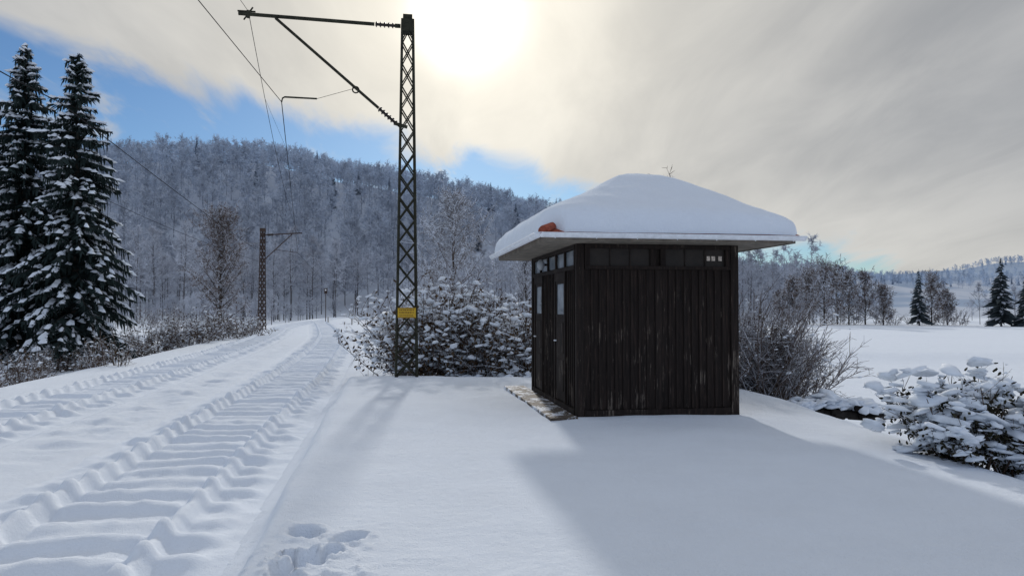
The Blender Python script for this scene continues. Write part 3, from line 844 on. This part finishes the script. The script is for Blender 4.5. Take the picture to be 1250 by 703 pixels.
mb.obj("steady_arm",False,mast)
mb=MB()
mb.box((-.21,-.29,1.40),(.21,-.28,1.64),M_YEL)
for z in (1.41,1.62): mb.box((-.2,-.294,z-.0),(.2,-.2902,z+.01),M_RED)
rs=random.Random(2)
for row,(z,h) in enumerate(((1.57,.03),(1.51,.03),(1.45,.022))):
    x=-.17
    while x<.15:
        w=rs.uniform(.015,.035); mb.box((x,-.294,z),(x+w*.6,-.2903,z+h),M_RED); x+=w+.008
mb.obj("warning_sign",False,mast)

def far_mast(x,y,H,rot,arm,name="overhead_line_mast"):
    o=bpy.data.objects.new(name,None); COL.objects.link(o); o.location=(x,y,hz(x,y)); o.rotation_euler=(0,0,rot)
    mb=MB(); lattice(mb,H,.5,.28,M_RUST,16,.07,.035); mb.box((-.18,-.18,H),(.18,.18,H+.3),M_RUST); mb.obj("lattice_post",False,o)
    mb=MB(); mb.tube([(0,0,H-.3),(arm,0,H-.2)],.05,M_RUST,6); mb.tube([(0,0,H-2.6),(arm*.75,0,H-.3)],.045,M_RUST,6)
    insul(mb,(arm*.12,0,H-.29),(arm*.28,0,H-.27),4,.11)
    mb.tube([(arm*.35,0,H-1.6),(arm*.9,0,H-1.9)],.025,M_RUST,5)
    mb.obj("cantilever_arm",False,o); return o
FMY=66.; FMX=(320-625)/926*FMY
far_mast(FMX,FMY,8.9,-.25,3.8)

mb=MB()
def wire(mb,P,r=.011,sag=.0,n=14):
    P=[Vector(p) for p in P]; pts=[]
    for a,b in zip(P,P[1:]):
        for i in range(n): 
            t=i/n; q=a.lerp(b,t); q.z-=sag*4*t*(1-t); pts.append(q)
    pts.append(P[-1]); mb.tube(pts,r,M_WIRE,4)
def mloc(v): 
    c,s=math.cos(math.radians(9)),math.sin(math.radians(9)); return Vector((MX+v[0]*c-v[1]*s, MY+v[0]*s+v[1]*c, v[2]))
cE=mloc((-2.9,0,6.42)); mE=mloc((-3.66,0,8.5))
fz=hz(FMX,FMY)
fm_c=Vector((FMX+3.3,FMY-.8,fz+7.0)); fm_m=Vector((FMX+3.6,FMY-.9,fz+8.7))
wire(mb,[cE+Vector((.08,-1,0))*32+Vector((0,0,.1)),cE,fm_c],.010,.0)
wire(mb,[mE+Vector((.10,-1,0))*32,mE],.008,.3,24); wire(mb,[mE,fm_m],.008,1.3,30)
wire(mb,[fm_c,(float(xc(128))-.6,127.5,6.3)],.012,0)
for i in range(1,9):
    t=i/9; a=cE.lerp(fm_c,t); b=mE.lerp(fm_m,t); b.z-=1.3*4*t*(1-t)
    if b.z>a.z: mb.tube([a,b],.004,M_WIRE,3)
c=Vector((FMX-.1,FMY-1,fz+7.2))
wire(mb,[(-9.7,10,6.6),(-10.5,17.5,6.4),c],.013,.12)
wire(mb,[(-7.5,-6,6.8),(-9.7,10,6.6)],.012,.0)
wire(mb,[(-21,36.4,7.5),(FMX-.1,FMY-1,fz+6.3)],.012,.25)
mb.obj("overhead_wires",False)

def post(name,x,y,h,head):
    mb=MB(); mb.tube([(0,0,-.3),(0,0,h)],.06,M_RUST,6)
    if head: mb.box((-.22,-.06,h-.7),(.22,.06,h+.1),M_RUST); mb.tube([(0,-.065,h-.15),(0,-.1,h-.15)],.13,M_WHT,10); mb.tube([(0,-.065,h-.48),(0,-.1,h-.48)],.1,M_INSUL,10)
    else: mb.box((-.16,-.05,h-.05),(.16,.05,h+.2),M_WHT); mb.box((-.14,-.054,h),(.14,-.0502,h+.06),M_LOG)
    mb.obj(name,False,None,(x,y,hz(x,y)))
post("railway_signal",-27.5,112,5.0,True)
post("track_marker_post",-19.4,92,1.1,False)
post("track_marker_post",-25.2,104,.9,False)

# ------------------------------------------------------------ sun, sky, camera
EL=math.radians(21.3); AZ=math.radians(-3.6)
sd=Vector((math.sin(AZ)*math.cos(EL),math.cos(AZ)*math.cos(EL),math.sin(EL)))
L=bpy.data.lights.new("sun",'SUN'); L.energy=2.05; L.angle=math.radians(2.2); L.color=(1,.955,.89)
lo=bpy.data.objects.new("sun",L); COL.objects.link(lo); lo.rotation_euler=(-sd).to_track_quat('-Z','Y').to_euler()

w=bpy.data.worlds.new("World"); sc.world=w; w.use_nodes=True; nt=w.node_tree; nt.nodes.clear()
sky=N(nt,'ShaderNodeTexSky',sky_type='NISHITA'); sky.sun_disc=False; sky.sun_elevation=EL; sky.sun_rotation=AZ
sky.air_density=1.0; sky.dust_density=.2; sky.ozone_density=2.0
bg1=N(nt,'ShaderNodeBackground'); bg1.inputs[1].default_value=.072
nt.links.new(mixc(nt,1.0,sky.outputs[0],(.60,.82,1.08),'MULTIPLY'),bg1.inputs[0])
gen=N(nt,'ShaderNodeTexCoord').outputs['Generated']
def dot(v,c):
    n=N(nt,'ShaderNodeVectorMath',operation='DOT_PRODUCT'); nt.links.new(v,n.inputs[0]); n.inputs[1].default_value=c; return n.outputs['Value']
sx=N(nt,'ShaderNodeSeparateXYZ'); nt.links.new(gen,sx.inputs[0])
zz=mth(nt,'ADD',mth(nt,'MAXIMUM',sx.outputs[2],0),.16)
cb=N(nt,'ShaderNodeCombineXYZ'); nt.links.new(mth(nt,'DIVIDE',sx.outputs[0],zz),cb.inputs[0]); nt.links.new(mth(nt,'DIVIDE',sx.outputs[1],zz),cb.inputs[1])
cp=mapping(nt,cb.outputs[0],(1.0,.32,1),(0,0,math.radians(38)))
n1=noise(nt,cp,.9,4,.55,.5); n2=noise(nt,cp,3.2,5,.62,.5); n0=noise(nt,cb.outputs[0],.42,2,.5)
edge=dot(gen,(.205,-.123,.745))
em=mth(nt,'ADD',edge,mth(nt,'MULTIPLY',mth(nt,'SUBTRACT',n1,.5),.06))
em=mth(nt,'ADD',em,mth(nt,'MULTIPLY',mth(nt,'SUBTRACT',n2,.5),.09))
mask=smap(nt,em,-.004,.028)
wisp=mth(nt,'MULTIPLY',smap(nt,n2,.52,.68),.65)
mask=mth(nt,'MAXIMUM',mask,wisp)
mask=mth(nt,'MULTIPLY',mask,.97)
sunc=mth(nt,'MAXIMUM',dot(gen,tuple(sd)),0)
g1=mth(nt,'POWER',sunc,10); g2=mth(nt,'POWER',sunc,70); g3=mth(nt,'POWER',sunc,1000)
v=mth(nt,'ADD',mth(nt,'MULTIPLY',n1,.64),mth(nt,'MULTIPLY',n2,.30))
v=mth(nt,'ADD',v,mth(nt,'MULTIPLY',mth(nt,'SUBTRACT',n0,.5),.7))
dens=smap(nt,v,.30,.64)
rt=smap(nt,dot(gen,(.80,.45,.42)),.72,.95)
dens=mth(nt,'MULTIPLY',dens,mth(nt,'ADD',.7,mth(nt,'MULTIPLY',rt,.3)))
cl=mixc(nt,dens,(.55,.555,.56),(.30,.315,.34))
cl=mixc(nt,mth(nt,'MULTIPLY',rt,.32),cl,(.27,.285,.31))
warm=mth(nt,'MULTIPLY',g1,mth(nt,'SUBTRACT',1.1,mth(nt,'MULTIPLY',dens,.5)))
def scalec(f,c):
    n=N(nt,'ShaderNodeVectorMath',operation='SCALE'); n.inputs[0].default_value=c; nt.links.new(f,n.inputs['Scale']); return n.outputs[0]
def addv(a,b):
    n=N(nt,'ShaderNodeVectorMath',operation='ADD'); nt.links.new(a,n.inputs[0]); nt.links.new(b,n.inputs[1]); return n.outputs[0]
tot=addv(cl,scalec(warm,(.31,.265,.17))); tot=addv(tot,scalec(g2,(.40,.36,.28))); tot=addv(tot,scalec(g3,(2.2,2.15,2.0)))
hb=smap(nt,sx.outputs[2],.22,.03)
tot=addv(tot,scalec(mth(nt,'MULTIPLY',hb,.8),(.10,.085,.055)))
away_fill=smap(nt,dot(gen,(0,1,0)),.25,-.6)  # blue fill added to the unseen sky behind the camera, lifts shadow ambient
tot=addv(tot,scalec(away_fill,(-.02,.04,.16)))
bg2=N(nt,'ShaderNodeBackground'); nt.links.new(tot,bg2.inputs[0]); bg2.inputs[1].default_value=1.0
mx=N(nt,'ShaderNodeMixShader'); nt.links.new(mask,mx.inputs[0]); nt.links.new(bg1.outputs[0],mx.inputs[1]); nt.links.new(bg2.outputs[0],mx.inputs[2])
ow=N(nt,'ShaderNodeOutputWorld'); nt.links.new(mx.outputs[0],ow.inputs[0])

cam=bpy.data.cameras.new("camera"); co=bpy.data.objects.new("camera",cam); COL.objects.link(co); sc.camera=co
co.location=(0,0,1.65); co.rotation_euler=(math.radians(90+1.45),0,0)
cam.sensor_width=36; cam.lens=926/1250*36; cam.clip_end=12000; cam.clip_start=.05
sc.view_settings.view_transform='Standard'; sc.view_settings.look='None'; sc.view_settings.exposure=0
